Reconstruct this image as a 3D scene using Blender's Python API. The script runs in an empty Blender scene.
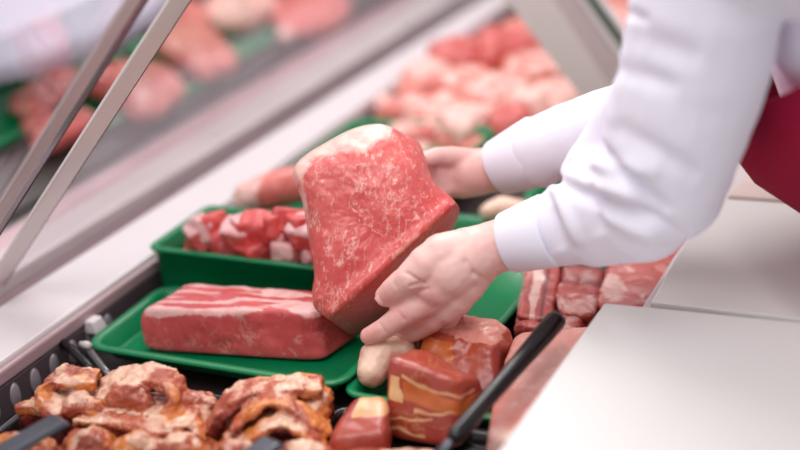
import bpy, bmesh, math, random
import numpy as np
from mathutils import Vector, Matrix, noise
random.seed(7)
S = bpy.context.scene
C = S.collection

# ------------------------------------------------------------------ camera geometry
F = 1400.0
Yc = np.array([700, -645, F]); Yc /= np.linalg.norm(Yc)
Xc = np.array([3000, 330, -1400.0]); Xc -= Xc @ Yc * Yc; Xc /= np.linalg.norm(Xc)
Zc = np.cross(Xc, Yc)
if Zc[1] > 0: Zc = -Zc
M3 = np.array([Xc, Yc, Zc])
CAM = np.array([0, 0, .73])
def ray(px, py): return M3 @ np.array([(px-400)/F, (py-225)/F, 1.0])
def at(px, py, z=0.0):
    d = ray(px, py); return CAM + d*((z-CAM[2])/d[2])
def atd(px, py, dep): return CAM + ray(px, py)*dep
def depth_of(p): return float((M3.T @ (np.array(p)-CAM))[2])

cd = bpy.data.cameras.new('camera'); cam = bpy.data.objects.new('camera', cd); C.objects.link(cam)
right = M3 @ np.array([1, 0, 0]); down = M3 @ np.array([0, 1, 0]); fwd = M3 @ np.array([0, 0, 1])
R = Matrix(((right[0], -down[0], -fwd[0]), (right[1], -down[1], -fwd[1]), (right[2], -down[2], -fwd[2])))
cam.matrix_world = Matrix.Translation(Vector(CAM)) @ R.to_4x4()
cd.sensor_width = 36; cd.lens = F/800*36; cd.clip_start = .05
cd.dof.use_dof = True; cd.dof.focus_distance = 1.46; cd.dof.aperture_fstop = 1.45
S.camera = cam

# ------------------------------------------------------------------ materials
def lin(c):
    return tuple([((v/255)/12.92 if v/255 <= .04045 else ((v/255+.055)/1.055)**2.4) for v in c]) + (1.0,)
def nodes(name, rough=.5, spec=.5, metal=0., sss=0., coat=0.):
    m = bpy.data.materials.new(name); m.use_nodes = True
    nt = m.node_tree; b = nt.nodes['Principled BSDF']
    b.inputs['Roughness'].default_value = rough; b.inputs['Metallic'].default_value = metal
    b.inputs['Specular IOR Level'].default_value = spec
    b.inputs['Coat Weight'].default_value = coat; b.inputs['Coat Roughness'].default_value = .2
    if sss:
        b.inputs['Subsurface Weight'].default_value = sss
        b.inputs['Subsurface Radius'].default_value = (.02, .008, .005); b.inputs['Subsurface Scale'].default_value = .5
    return m, nt, b
def N(nt, t, **k):
    n = nt.nodes.new(t)
    for a, v in k.items(): setattr(n, a, v)
    return n
def mixc(nt, fac, a, b):
    n = N(nt, 'ShaderNodeMix', data_type='RGBA')
    for s, v in ((0, fac), (6, a), (7, b)):
        if isinstance(v, bpy.types.NodeSocket): nt.links.new(v, n.inputs[s])
        else: n.inputs[s].default_value = v
    return n.outputs[2]
def math_(nt, op, a, b=0., c=0., clamp=False):
    n = N(nt, 'ShaderNodeMath', operation=op); n.use_clamp = clamp
    for i, v in enumerate((a, b, c)):
        if isinstance(v, bpy.types.NodeSocket): nt.links.new(v, n.inputs[i])
        else: n.inputs[i].default_value = v
    return n.outputs[0]
def coords(nt, scale=(1, 1, 1), rot=(0, 0, 0)):
    tc = N(nt, 'ShaderNodeTexCoord'); mp = N(nt, 'ShaderNodeMapping')
    mp.inputs['Scale'].default_value = scale; mp.inputs['Rotation'].default_value = rot
    oi = N(nt, 'ShaderNodeObjectInfo')
    v = N(nt, 'ShaderNodeVectorMath', operation='ADD')
    nt.links.new(tc.outputs['Object'], mp.inputs['Vector'])
    nt.links.new(mp.outputs[0], v.inputs[0]); nt.links.new(oi.outputs['Random'], v.inputs[1])
    return v.outputs[0]
def noise_(nt, vec, scale, detail=4, rough=.55, dist=0.):
    n = N(nt, 'ShaderNodeTexNoise'); n.inputs['Scale'].default_value = scale
    n.inputs['Detail'].default_value = detail; n.inputs['Roughness'].default_value = rough; n.inputs['Distortion'].default_value = dist
    nt.links.new(vec, n.inputs['Vector']); return n.outputs['Fac']
def bump(nt, b, h, strength=.3, dist=.002):
    n = N(nt, 'ShaderNodeBump'); n.inputs['Strength'].default_value = strength; n.inputs['Distance'].default_value = dist
    nt.links.new(h, n.inputs['Height']); nt.links.new(n.outputs[0], b.inputs['Normal'])
def sstep(nt, v, lo, hi):
    n = N(nt, 'ShaderNodeMapRange', interpolation_type='SMOOTHSTEP')
    nt.links.new(v, n.inputs[0]); n.inputs[1].default_value = lo; n.inputs[2].default_value = hi
    return n.outputs[0]
def plain(name, col, rough=.5, spec=.5, metal=0., var=.04, scale=8., bumpy=0., coat=0., sss=0.):
    m, nt, b = nodes(name, rough, spec, metal, sss, coat)
    v = coords(nt); f = noise_(nt, v, scale, 3)
    c = lin(col); c2 = tuple(max(0, x*(1-var*4)) for x in c[:3]) + (1.,)
    nt.links.new(mixc(nt, sstep(nt, f, .3, .75), c, c2), b.inputs['Base Color'])
    if bumpy: bump(nt, b, noise_(nt, v, scale*12, 4), bumpy)
    return m
def meat(name, lean, lean2, fat, marble=.5, mscale=45., dark=(90, 40, 35), rough=.36, grain=(1, 1, 1), rot=(0, 0, 0), coat=.15, patch=.5, bmp=.35, speck=.3, vd=1.2, c3=None, c4=None, s3=2.6, slo=.6):
    """lean meat with thin fat veins; attributes 'fat' and 'dark' mark the fat cap and dark faces of a cut"""
    m, nt, b = nodes(name, rough, .5, 0., 0.08, coat)
    v = coords(nt, grain, rot)
    n1 = noise_(nt, v, 14, 4); n2 = noise_(nt, v, mscale, 5, .6, vd); n3 = noise_(nt, v, mscale*s3, 3, .6, .6); n4 = noise_(nt, v, 26, 4, .6, .5)
    col = mixc(nt, sstep(nt, n1, .35, .68), lin(lean), lin(lean2))
    if c3:
        col = mixc(nt, sstep(nt, noise_(nt, v, 20, 3, .55, .8), .48, .58), col, lin(c3))
        col = mixc(nt, sstep(nt, noise_(nt, v, 17, 3, .6, 1.5), .57, .66), col, lin(c4))
    # veins: thin ridges where the noise crosses one half, broken up by another noise
    r = math_(nt, 'ABSOLUTE', math_(nt, 'SUBTRACT', n2, .5))
    vein = math_(nt, 'SUBTRACT', 1., sstep(nt, r, 0.004, .035))
    vein = math_(nt, 'MULTIPLY', vein, sstep(nt, n4, .44, .62))
    vein = math_(nt, 'MULTIPLY', vein, marble)
    col = mixc(nt, vein, col, lin(fat))
    sp = math_(nt, 'MULTIPLY', sstep(nt, n3, slo, slo+.14), speck)
    col = mixc(nt, sp, col, lin(fat))
    at_f = N(nt, 'ShaderNodeAttribute', attribute_name='fat'); at_d = N(nt, 'ShaderNodeAttribute', attribute_name='dark')
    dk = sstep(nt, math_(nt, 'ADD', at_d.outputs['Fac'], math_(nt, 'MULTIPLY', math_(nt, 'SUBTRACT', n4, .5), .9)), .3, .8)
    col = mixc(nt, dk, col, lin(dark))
    ft = sstep(nt, math_(nt, 'ADD', at_f.outputs['Fac'], math_(nt, 'MULTIPLY', math_(nt, 'SUBTRACT', n4, .5), 1.6*patch+.2)), .38, .62)
    ftc = mixc(nt, sstep(nt, n2, .4, .7), lin(fat), lin(tuple(int(a*.7+q*.3) for a, q in zip(fat, lean2))))
    col = mixc(nt, ft, col, ftc)
    nt.links.new(col, b.inputs['Base Color'])
    bump(nt, b, math_(nt, 'ADD', n2, math_(nt, 'MULTIPLY', n3, .6)), bmp, .003)
    return m

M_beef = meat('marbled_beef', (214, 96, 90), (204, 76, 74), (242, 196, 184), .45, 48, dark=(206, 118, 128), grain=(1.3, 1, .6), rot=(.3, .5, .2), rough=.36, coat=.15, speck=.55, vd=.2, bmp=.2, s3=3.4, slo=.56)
M_loin = meat('loin', (208, 84, 84), (188, 66, 70), (228, 182, 176), .4, 42, dark=(160, 48, 52), patch=.7, speck=.25, rough=.42, coat=.1, vd=.4)
M_dice = meat('diced', (226, 96, 92), (204, 64, 66), (236, 192, 190), .4, 50, speck=.2, patch=.8)
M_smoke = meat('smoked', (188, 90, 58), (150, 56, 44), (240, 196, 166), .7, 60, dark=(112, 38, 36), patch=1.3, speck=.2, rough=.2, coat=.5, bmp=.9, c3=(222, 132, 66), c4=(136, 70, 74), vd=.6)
M_smoke2 = meat('smoked_red', (150, 56, 50), (172, 78, 56), (232, 190, 164), .5, 36, dark=(110, 44, 34), patch=1., speck=.1, rough=.28, coat=.4, bmp=.6)
M_ham = meat('ham', (158, 54, 50), (176, 74, 54), (234, 184, 130), .2, 22, dark=(204, 106, 52), patch=.4, speck=.06, rough=.26, coat=.3, bmp=.3)
M_pale = meat('pale_pork', (222, 160, 148), (206, 126, 116), (240, 212, 198), .4, 30, dark=(190, 104, 100), speck=.3)
M_pile = meat('raw_pork', (224, 132, 118), (212, 104, 98), (240, 200, 188), .4, 25, dark=(204, 92, 86), patch=1., speck=.2)
M_rib = meat('raw_rib', (196, 92, 82), (172, 60, 54), (226, 184, 174), .4, 30, dark=(126, 44, 42), patch=1., speck=.2)
M_ham2 = meat('ham_crumb', (156, 56, 48), (178, 78, 54), (224, 152, 138), .4, 40, dark=(204, 106, 52), patch=1.2, speck=.1, rough=.28, coat=.3, bmp=.5)
M_poultry = meat('poultry', (228, 172, 144), (216, 150, 136), (238, 206, 182), .2, 30, dark=(206, 118, 108), speck=.1)
M_green = plain('green_plastic', (0, 128, 78), .3, .5, var=.01)
M_paper = plain('tray_liner', (205, 214, 210), .6)
M_black = plain('black_plastic', (18, 17, 18), .18, .5, bumpy=.05)
M_deck = plain('dark_deck', (58, 48, 48), .45)
M_white = plain('white_enamel', (226, 219, 220), .35, .5, var=.01)
M_alu = plain('brushed_aluminium', (206, 196, 196), .38, .5, .15, var=.02)
M_groove = plain('groove', (122, 100, 105), .5)
M_lip = plain('lip', (196, 168, 172), .4)
M_wall = plain('vent_wall', (112, 100, 104), .4, .5, .3)
M_slot = plain('vent_slot', (176, 166, 172), .3, .6, .1)
M_board = plain('white_board', (216, 213, 211), .45, .4, var=.005)
M_beige = plain('warm_panel', (214, 192, 186), .4)
M_strap = plain('strap', (232, 222, 220), .35, .5, .1, var=.02)
M_sheen = plain('sheen_strip', (206, 190, 190), .4)
M_seal = plain('seal', (92, 60, 66), .5)
M_gedge = plain('glass_edge', (104, 118, 108), .2)
M_shirt = plain('white_cotton', (236, 232, 244), .85, .2, var=.006, bumpy=.04)
M_apron = plain('crimson_cotton', (158, 16, 56), .8, .2, var=.02, bumpy=.1)
M_trouser = plain('dark_cotton', (40, 40, 48), .8)
M_hair = plain('brown_hair', (70, 45, 32), .5)
M_floor = plain('floor_tile', (188, 182, 178), .4)
M_sleeve_refl = plain('reflected_sleeve', (196, 190, 206), .5, var=.005)  # tone of the sleeve mirrored in the front glass
M_steel = plain('steel', (120, 118, 120), .25, .5, .8)
M_greyp = plain('grey_blade', (84, 86, 94), .28, .6, .6)

def skin_mat():
    m, nt, b = nodes('skin', .42, .45, 0., .12)
    v = coords(nt); n1 = noise_(nt, v, 16, 4); n2 = noise_(nt, v, 260, 3)
    at_r = N(nt, 'ShaderNodeAttribute', attribute_name='fat')
    col = mixc(nt, sstep(nt, n1, .35, .7), lin((240, 200, 190)), lin((234, 184, 176)))
    col = mixc(nt, at_r.outputs['Fac'], col, lin((226, 150, 148)))
    nt.links.new(col, b.inputs['Base Color']); bump(nt, b, n2, .12, .001)
    return m
M_skin = skin_mat()
M_nail = plain('nail', (238, 184, 174), .25, .5)
def glass_mat():
    m = bpy.data.materials.new('clear_glass'); m.use_nodes = True; nt = m.node_tree; nt.nodes.clear()
    o = N(nt, 'ShaderNodeOutputMaterial'); t = N(nt, 'ShaderNodeBsdfTransparent'); g = N(nt, 'ShaderNodeBsdfGlossy')
    t.inputs[0].default_value = (.95, .94, .95, 1); g.inputs['Roughness'].default_value = .05; g.inputs[0].default_value = (.9, .85, .88, 1)
    f = N(nt, 'ShaderNodeFresnel'); f.inputs[0].default_value = 1.4; mx = N(nt, 'ShaderNodeMixShader')
    nt.links.new(math_(nt, 'MINIMUM', f.outputs[0], .13), mx.inputs[0])
    nt.links.new(t.outputs[0], mx.inputs[1]); nt.links.new(g.outputs[0], mx.inputs[2]); nt.links.new(mx.outputs[0], o.inputs[0])
    return m
M_glass = glass_mat()

# ------------------------------------------------------------------ mesh helpers
def tag(o, label=None, cat=None, group=None, kind=None):
    if label: o['label'] = label
    if cat: o['category'] = cat
    if group: o['group'] = group
    if kind: o['kind'] = kind
    return o
def link(name, V, Fc, mat, parent=None, smooth=True, attrs=None, origin=None):
    V = np.asarray(V, float)
    if parent is not None: org = np.array(parent.matrix_basis.translation) if parent.parent is None else np.array(parent.matrix_basis.translation)+np.array(parent.parent.matrix_basis.translation)
    elif origin is not None: org = np.asarray(origin, float)
    else: org = np.array([V[:, 0].mean(), V[:, 1].mean(), V[:, 2].min()])
    me = bpy.data.meshes.new(name); me.from_pydata((V-org).tolist(), [], [list(map(int, f)) for f in Fc]); me.update()
    bm = bmesh.new(); bm.from_mesh(me); bmesh.ops.recalc_face_normals(bm, faces=bm.faces); bm.to_mesh(me); bm.free()
    if smooth: me.polygons.foreach_set('use_smooth', [True]*len(me.polygons))
    if attrs:
        for k, vals in attrs.items():
            a = me.attributes.new(k, 'FLOAT', 'POINT'); a.data.foreach_set('value', np.asarray(vals, dtype=np.float32))
    o = bpy.data.objects.new(name, me); C.objects.link(o); me.materials.append(mat)
    if parent is not None: o.parent = parent
    else: o.location = Vector(org)
    return o
def empty(name, loc):
    o = bpy.data.objects.new(name, None); C.objects.link(o); o.location = Vector([float(v) for v in loc]); o.empty_display_size = .05; return o

def hexa_v(lo, hi):
    x0, y0, z0 = lo; x1, y1, z1 = hi
    return [(x0,y0,z0),(x1,y0,z0),(x1,y1,z0),(x0,y1,z0),(x0,y0,z1),(x1,y0,z1),(x1,y1,z1),(x0,y1,z1)]
HF = [(0,3,2,1),(4,5,6,7),(0,1,5,4),(1,2,6,5),(2,3,7,6),(3,0,4,7)]
def bevelled(name, V8, mat, parent=None, w=.003, seg=2):
    """a box given by 8 corners (bottom loop, top loop) with rounded edges"""
    V8 = [Vector([float(c) for c in v]) for v in V8]
    bm = bmesh.new(); vs = [bm.verts.new(v) for v in V8]
    for f in HF: bm.faces.new([vs[i] for i in f])
    bmesh.ops.recalc_face_normals(bm, faces=bm.faces)
    if w: bmesh.ops.bevel(bm, geom=list(bm.edges), offset=w, segments=seg, affect='EDGES', profile=.5)
    V = [tuple(v.co) for v in bm.verts]; bm.verts.index_update(); Fc = [[v.index for v in f.verts] for f in bm.faces]; bm.free()
    return link(name, V, Fc, mat, parent, smooth=False)
def box(name, lo, hi, mat, parent=None, w=.003): return bevelled(name, hexa_v(lo, hi), mat, parent, w)

_cs = {}
def cube_sphere(n):
    if n in _cs: return _cs[n]
    idx = {}; V = []; Fc = []
    def vid(i, j, k):
        key = (i, j, k)
        if key not in idx: idx[key] = len(V); V.append([2*i/n-1, 2*j/n-1, 2*k/n-1])
        return idx[key]
    for a in range(n):
        for b in range(n):
            for s in (0, n):
                Fc.append([vid(a, b, s), vid(a+1, b, s), vid(a+1, b+1, s), vid(a, b+1, s)])
                Fc.append([vid(a, s, b), vid(a+1, s, b), vid(a+1, s, b+1), vid(a, s, b+1)])
                Fc.append([vid(s, a, b), vid(s, a+1, b), vid(s, a+1, b+1), vid(s, a, b+1)])
    _cs[n] = (np.array(V), Fc); return _cs[n]
def nz(p, s, seed):
    return noise.noise(Vector((p[0]*s+seed*7.3, p[1]*s-seed*3.1, p[2]*s+seed*1.7)))
def fbm(p, s, seed): return nz(p, s, seed)+.5*nz(p, s*2.1, seed+1)+.25*nz(p, s*4.3, seed+2)

def chunk(name, V8, mat, parent=None, n=22, rnd=6., amp=.004, ns=25., seed=1, fat=None, dark=None):
    """a cut of meat: rounded hexahedron through 8 corners with an uneven surface. fat/dark: f(u,v,w)->0..1"""
    V8 = np.array(V8, float); U, Fc = cube_sphere(n)
    # even out: warp the grid then superellipsoid rounding
    P = np.sin(U*math.pi/4)/math.sin(math.pi/4)
    r = (np.abs(P)**rnd).sum(1)**(1/rnd); Q = P/r[:, None]
    u, v, w = [(Q[:, i]+1)/2 for i in range(3)]
    W = [(1-u)*(1-v)*(1-w), u*(1-v)*(1-w), u*v*(1-w), (1-u)*v*(1-w), (1-u)*(1-v)*w, u*(1-v)*w, u*v*w, (1-u)*v*w]
    X = sum(W[i][:, None]*V8[i][None, :] for i in range(8))
    c = V8.mean(0); D = X-c; D /= np.linalg.norm(D, axis=1)[:, None]
    d = np.array([fbm(p, ns, seed) for p in X])*amp
    flat = np.clip((Q[:, 2]+1)*2.5, 0.1, 1)      # keep the underside flat
    X = X+D*(d*flat)[:, None]
    at_ = {}
    if fat: at_['fat'] = [fat(*q) for q in Q]
    if dark: at_['dark'] = [dark(*q) for q in Q]
    return link(name, X, Fc, mat, parent, attrs=at_)
def blob8(c, sx, sy, sz, rot=0., tilt=0., taper=0.):
    """corners of a box centred on c (base centre) of full sizes, turned about z, tilted about its local x"""
    Rm = Matrix.Rotation(rot, 3, 'Z') @ Matrix.Rotation(tilt, 3, 'X')
    out = []
    for z in (0, 1):
        for x, y in ((-1, -1), (1, -1), (1, 1), (-1, 1)):
            k = 1-taper*z
            v = Rm @ Vector((x*sx/2*k, y*sy/2*k, z*sz)); out.append((c[0]+v.x, c[1]+v.y, c[2]+v.z))
    return out

def caps(chain, seg=20):
    """verts/faces for a chain of tapered capsules: list of (p, r)"""
    V = []; Fc = []
    def sphere(p, r):
        U, f = cube_sphere(10); L = np.linalg.norm(U, axis=1)[:, None]; b = len(V)
        V.extend((U/L*r+np.array(p)).tolist()); Fc.extend([[i+b for i in q] for q in f])
    for p, r in chain: sphere(p, r)
    for (p0, r0), (p1, r1) in zip(chain[:-1], chain[1:]):
        p0 = np.array(p0); p1 = np.array(p1); d = p1-p0; L = np.linalg.norm(d)
        if L < 1e-6: continue
        d = d/L; a = np.cross(d, [0, 0, 1.]) if abs(d[2]) < .9 else np.cross(d, [1., 0, 0]); a /= np.linalg.norm(a); b_ = np.cross(d, a)
        base = len(V)
        for k in range(seg):
            t = 2*math.pi*k/seg; o = a*math.cos(t)+b_*math.sin(t); V.append(list(p0+o*r0)); V.append(list(p1+o*r1))
        for k in range(seg):
            i = base+2*k; j = base+2*((k+1) % seg); Fc.append([i, j, j+1, i+1])
        Fc.append([base+2*k for k in range(seg)][::-1]); Fc.append([base+2*k+1 for k in range(seg)])
    return V, Fc
def fuse(parts, voxel=.003, smooth=8, factor=.5):
    """union of closed shapes into one smooth skin; returns verts, faces, normals"""
    V = []; Fc = []
    for v, f in parts:
        b = len(V); V += [list(map(float, p)) for p in v]; Fc += [[int(i)+b for i in q] for q in f]
    me = bpy.data.meshes.new('t'); me.from_pydata(V, [], Fc); me.update()
    bm = bmesh.new(); bm.from_mesh(me); bmesh.ops.triangulate(bm, faces=bm.faces); bm.to_mesh(me); bm.free()
    o = bpy.data.objects.new('t', me); C.objects.link(o)
    md = o.modifiers.new('r', 'REMESH'); md.mode = 'VOXEL'; md.voxel_size = voxel
    ms = o.modifiers.new('s', 'SMOOTH'); ms.factor = factor; ms.iterations = smooth
    dg = bpy.context.evaluated_depsgraph_get(); e = o.evaluated_get(dg); m2 = bpy.data.meshes.new_from_object(e)
    n = len(m2.vertices); A = np.zeros(n*3); m2.vertices.foreach_get('co', A); A = A.reshape(-1, 3)
    Nn = np.array([tuple(x.vector) for x in m2.vertex_normals])
    Fo = [list(p.vertices) for p in m2.polygons]
    bpy.data.objects.remove(o); bpy.data.meshes.remove(me); bpy.data.meshes.remove(m2)
    return A, Fo, Nn
def poly8(V8): return (V8, HF)
def organic(name, parts, mat, parent=None, voxel=.0025, smooth=5, amp=.002, ns=60, seed=1, fat=None, dark=None):
    A, Fo, Nn = fuse(parts, voxel, smooth)
    d = np.array([fbm(p, ns, seed)+.3*nz(p, ns*3.7, seed+5) for p in A])
    X = A+Nn*(d*amp)[:, None]
    at_ = {}
    if fat: at_['fat'] = [fat(p, q) for p, q in zip(A, Nn)]
    if dark: at_['dark'] = [dark(p, q) for p, q in zip(A, Nn)]
    return link(name, X, Fo, mat, parent, attrs=at_)

def ring_slab(name, outline, mat, depth_fn, thick, parent=None, rings=44, samples=200, prof=2.6, amp=.001, ns=60, seed=3, fat=None, dark=None, center=None):
    """a thick slab standing in space: outline (px,py) at its own distance, rounded edge, relief on the front, flat back"""
    o = np.array(outline, float); n = len(o)
    seg = np.linalg.norm(np.roll(o, -1, 0)-o, axis=1); cum = np.concatenate([[0], np.cumsum(seg)]); tot = cum[-1]
    B = []
    for k in range(samples):
        s = tot*k/samples; i = min(np.searchsorted(cum, s, 'right')-1, n-1); f = (s-cum[i])/seg[i]
        p0, p1, p2, p3 = o[(i-1) % n], o[i], o[(i+1) % n], o[(i+2) % n]   # catmull-rom
        B.append(.5*((2*p1)+(-p0+p2)*f+(2*p0-5*p1+4*p2-p3)*f*f+(-p0+3*p1-3*p2+p3)*f**3))
    B = np.array(B); c = np.array(center if center is not None else o.mean(0))
    V = []; P2 = []; side = []
    def add(s, sg, jit=True):
        idx = []
        for b in B:
            q = c+(b-c)*s; h = max(0, 1-s**prof)**(1/2.)
            mid = depth_fn(q[0], q[1])+thick/2
            d = depth_fn(q[0], q[1])+thick/2*(1-h) if sg < 0 else mid+thick/2*h
            p = atd(q[0], q[1], d); k = fbm(p, ns, seed)*amp
            p = p+ray(q[0], q[1])*k*(1 if sg > 0 else -1)
            idx.append(len(V)); V.append(p); P2.append(q); side.append(sg)
        return idx
    ss = [math.sin(math.pi/2*k/rings) for k in range(rings, 0, -1)]
    front = [add(s, -1) for s in ss]; back = [front[0]]+[add(s, 1) for s in ss[1::2]]
    Fc = []
    for L in (front, back):
        for a, b in zip(L[:-1], L[1:]):
            for k in range(samples): j = (k+1) % samples; Fc.append([a[k], a[j], b[j], b[k]])
        Fc.append(L[-1])
    at_ = {}
    if fat: at_['fat'] = [fat(q[0], q[1], s) for q, s in zip(P2, side)]
    if dark: at_['dark'] = [dark(q[0], q[1], s) for q, s in zip(P2, side)]
    return link(name, V, Fc, mat, parent, attrs=at_)

def tray(name, corners, z0, h, lip, mat, label, group=None, wall=.0035, flare=.012, liner=None):
    """rectangular serving tray: corners are the 4 bottom corners (x,y); flared walls, rolled rim"""
    c4 = [Vector((p[0], p[1])) for p in corners]; cen = sum(c4, Vector((0, 0)))/4
    def loop(off, z, r=.009, k=5):
        pts = []
        for i in range(4):
            p, a, b = c4[i], c4[i-1], c4[(i+1) % 4]
            u = (a-p).normalized(); v = (b-p).normalized(); q = p-(u+v)*off
            rr = r+max(off, 0)
            for j in range(k+1):
                t = j/k; s = q+u*rr*(1-t)**2+v*rr*t**2; pts.append((s.x, s.y, z))
        return pts
    prof = [(0, z0), (flare*.15, z0+.002), (flare, z0+h-.003), (flare+lip*.3, z0+h), (flare+lip, z0+h-.0005), (flare+lip+.0015, z0+h-.004),
            (flare+lip-.001, z0+h-.0045), (flare+lip*.3+.001, z0+h-.004), (flare-wall*.2+.002, z0+h-.008)]
    inner = [(0-wall, z0+wall), (flare-wall, z0+h-.003)]
    prof = [(-.001, z0+wall), (flare*.2-wall*.6, z0+wall+.003), (flare-wall, z0+h-.004), (flare, z0+h), (flare+lip, z0+h), (flare+lip+.002, z0+h-.002),
            (flare+lip+.001, z0+h-.005), (flare+.001, z0+h-.005), (flare*.15, z0+.003), (0, z0)]
    V = []; L = []
    for off, z in prof:
        l = loop(off, z); L.append(list(range(len(V), len(V)+len(l)))); V += l
    n = len(L[0]); Fc = []
    for a, b in zip(L[:-1], L[1:]):
        for k in range(n): j = (k+1) % n; Fc.append([a[k], a[j], b[j], b[k]])
    Fc.append(L[0]); Fc.append(L[-1][::-1])
    root = empty(name, (cen.x, cen.y, z0)); tag(root, label, 'tray', group)
    link('tray_body', V, Fc, mat, root)
    if liner:
        l = loop(-.012, z0+wall+.0004); l2 = loop(-.012, z0+wall+.0016)
        V = l+l2; n = len(l); link('liner', V, [list(range(n))[::-1], list(range(n, 2*n))]+[[k, (k+1) % n, n+(k+1) % n, n+k] for k in range(n)], liner, root, smooth=False)
    return root
def pxq(pts, z): return [tuple(at(x, y, z)[:2]) for x, y in pts]

# ------------------------------------------------------------------ setting: room and display case
tag(box('floor', (-4, -1, -.95), (3, 7, -.87), M_floor, w=0), kind='structure')
M_wallr = plain('room_wall', (225, 222, 224), .8)
tag(box('wall_back', (-4, 7, -.87), (3, 7.1, 2.2), M_wallr, w=0), kind='structure')

case = empty('display_case', (-.7, 1.6, -.87)); tag(case, 'refrigerated meat display case with dark deck, white front rail and leaning glass', 'display case')
box('case_body', (-1.20, .45, -.869), (-.364, 3.6, -.03), M_alu, case, .004)
box('deck', (-1.0, .5, -.03), (-.385, 3.5, -.004), M_deck, case, .002)
def rail(name, a0, a1, b0, b1, z0, z1, mat, w):   # inner edge a, outer edge b, near and far
    q = [(b0, .5), (a0, .5), (a1, 3.5), (b1, 3.5)]
    return bevelled(name, [(x, y, z0) for x, y in q]+[(x, y, z1) for x, y in q], mat, case, w)
rail('rail_inner_lip', -.973, -.973, -.990, -.990, .036, .053, M_lip, .003)
rail('front_rail', -.978, -.978, -1.088, -1.010, -.004, .060, M_white, .004)
rail('rail_groove', -1.089, -1.011, -1.132, -1.078, -.004, .040, M_groove, .001)
rail('glass_channel', -1.133, -1.079, -1.178, -1.178, -.004, .060, M_alu, .004)
rail('channel_gap', -1.179, -1.179, -1.188, -1.188, -.004, .044, M_groove, .001)
rail('outer_ledge', -1.189, -1.189, -1.236, -1.236, -.004, .052, M_lip, .004)
pv = box('vent_panel', (-.9795, .5, -.003), (-.9735, 3.5, .035), M_wall, case, .001)
for k in range(9):
    y = .90+.034*k
    V, Fc = [], []
    for j in range(20):
        t = 2*math.pi*j/20
        for xx, s in ((-.9733, 1.), (-.9715, .8)): V.append((xx, y+.0085*s*math.cos(t), .016+.0155*s*math.sin(t)))
    for j in range(20): a = 2*j; b = 2*((j+1) % 20); Fc.append([a, b, b+1, a+1])
    Fc.append([2*j+1 for j in range(20)]); Fc.append([2*j for j in range(20)][::-1])
    link('vent_slot', V, Fc, M_slot, pv)

# front glass leaning in over the food, with its straps
LA = math.radians(42.03)
def gp(s, Y, off=0.):     # s: distance up the pane from its foot
    return (-1.106+s*math.sin(LA)+off*math.cos(LA), Y, .066+s*math.cos(LA)-off*math.sin(LA))
def gbox(name, s0, s1, Y0, Y1, o0, o1, mat, parent, w=.001):
    V8 = [gp(s0, Y0, o0), gp(s0, Y0, o1), gp(s0, Y1, o1), gp(s0, Y1, o0), gp(s1, Y0, o0), gp(s1, Y0, o1), gp(s1, Y1, o1), gp(s1, Y1, o0)]
    return bevelled(name, V8, mat, parent, w)
g1 = empty('front_glass', (-1.106, 2.3, .066)); tag(g1, 'long clear pane of leaning front glass beyond the bright strap', 'glass pane')
gbox('pane', 0, .55, 1.118, 3.45, -.003, .003, M_glass, g1, 0)
gbox('end_strap', 0, .56, 1.098, 1.150, .0035, .007, M_strap, g1)
gbox('strap_seal', 0, .56, 1.1505, 1.1535, .0035, .007, M_seal, g1)
g0 = empty('front_glass', (-1.12, .9, .066)); tag(g0, 'short clear pane of leaning front glass at the left edge of the photo', 'glass pane')
gbox('pane', 0, .55, .55, 1.055, -.003, .003, M_glass, g0, 0)
gbox('end_seal', 0, .56, 1.0555, 1.0572, -.003, .004, M_seal, g0)
gbox('end_strap', 0.0, .56, 1.000, 1.030, .0035, .007, M_sheen, g0)

# ------------------------------------------------------------------ worker's side boards and panels
zb = .10
def slab_px(name, pts, z, th, mat, label, cat='board', w=.004):
    q = [at(x, y, z) for x, y in pts]
    o = bevelled(name, [(p[0], p[1], z-th) for p in q]+[(p[0], p[1], z) for p in q], mat, None, w)
    return tag(o, label, cat)
side = box('service_counter', (-.362, .3, -.869), (-.125, 2.6, .072), M_alu, None, .004)
tag(side, 'pale metal service counter under the white boards on the worker side', 'counter')
A_ = at(604, 302, zb); B_ = at(478, 452, zb)
q = [(B_[0]+.01, .45), (-.12, .45), (-.12, A_[1]+.012), (A_[0], A_[1])]
tag(bevelled('cutting_board', [(x, y, .0725) for x, y in q]+[(x, y, zb) for x, y in q], M_board, None, .003), 'near white cutting board filling the lower right corner', 'cutting board')
A2 = at(648, 305, zb-.004); B2 = at(710, 197, zb-.004)
q = [(A2[0]+.0, A_[1]+.020), (-.12, A_[1]+.022), (-.12, B2[1]+.01), (B2[0], B2[1])]
tag(bevelled('cutting_board', [(x, y, .0725) for x, y in q]+[(x, y, zb-.004) for x, y in q], M_board, None, .003), 'far white cutting board behind the near one, below the crimson apron', 'cutting board')
A3 = at(727, 199, .085); B3 = at(768, 153, .085)
q = [(A3[0], A3[1]+.004), (-.12, A3[1]+.01), (-.12, B3[1]), (B3[0], B3[1])]
tag(bevelled('counter_panel', [(x, y, .0725) for x, y in q]+[(x, y, .088) for x, y in q], M_beige, None, .002), 'beige pink panel beyond the far white board under the apron', 'panel')

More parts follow.
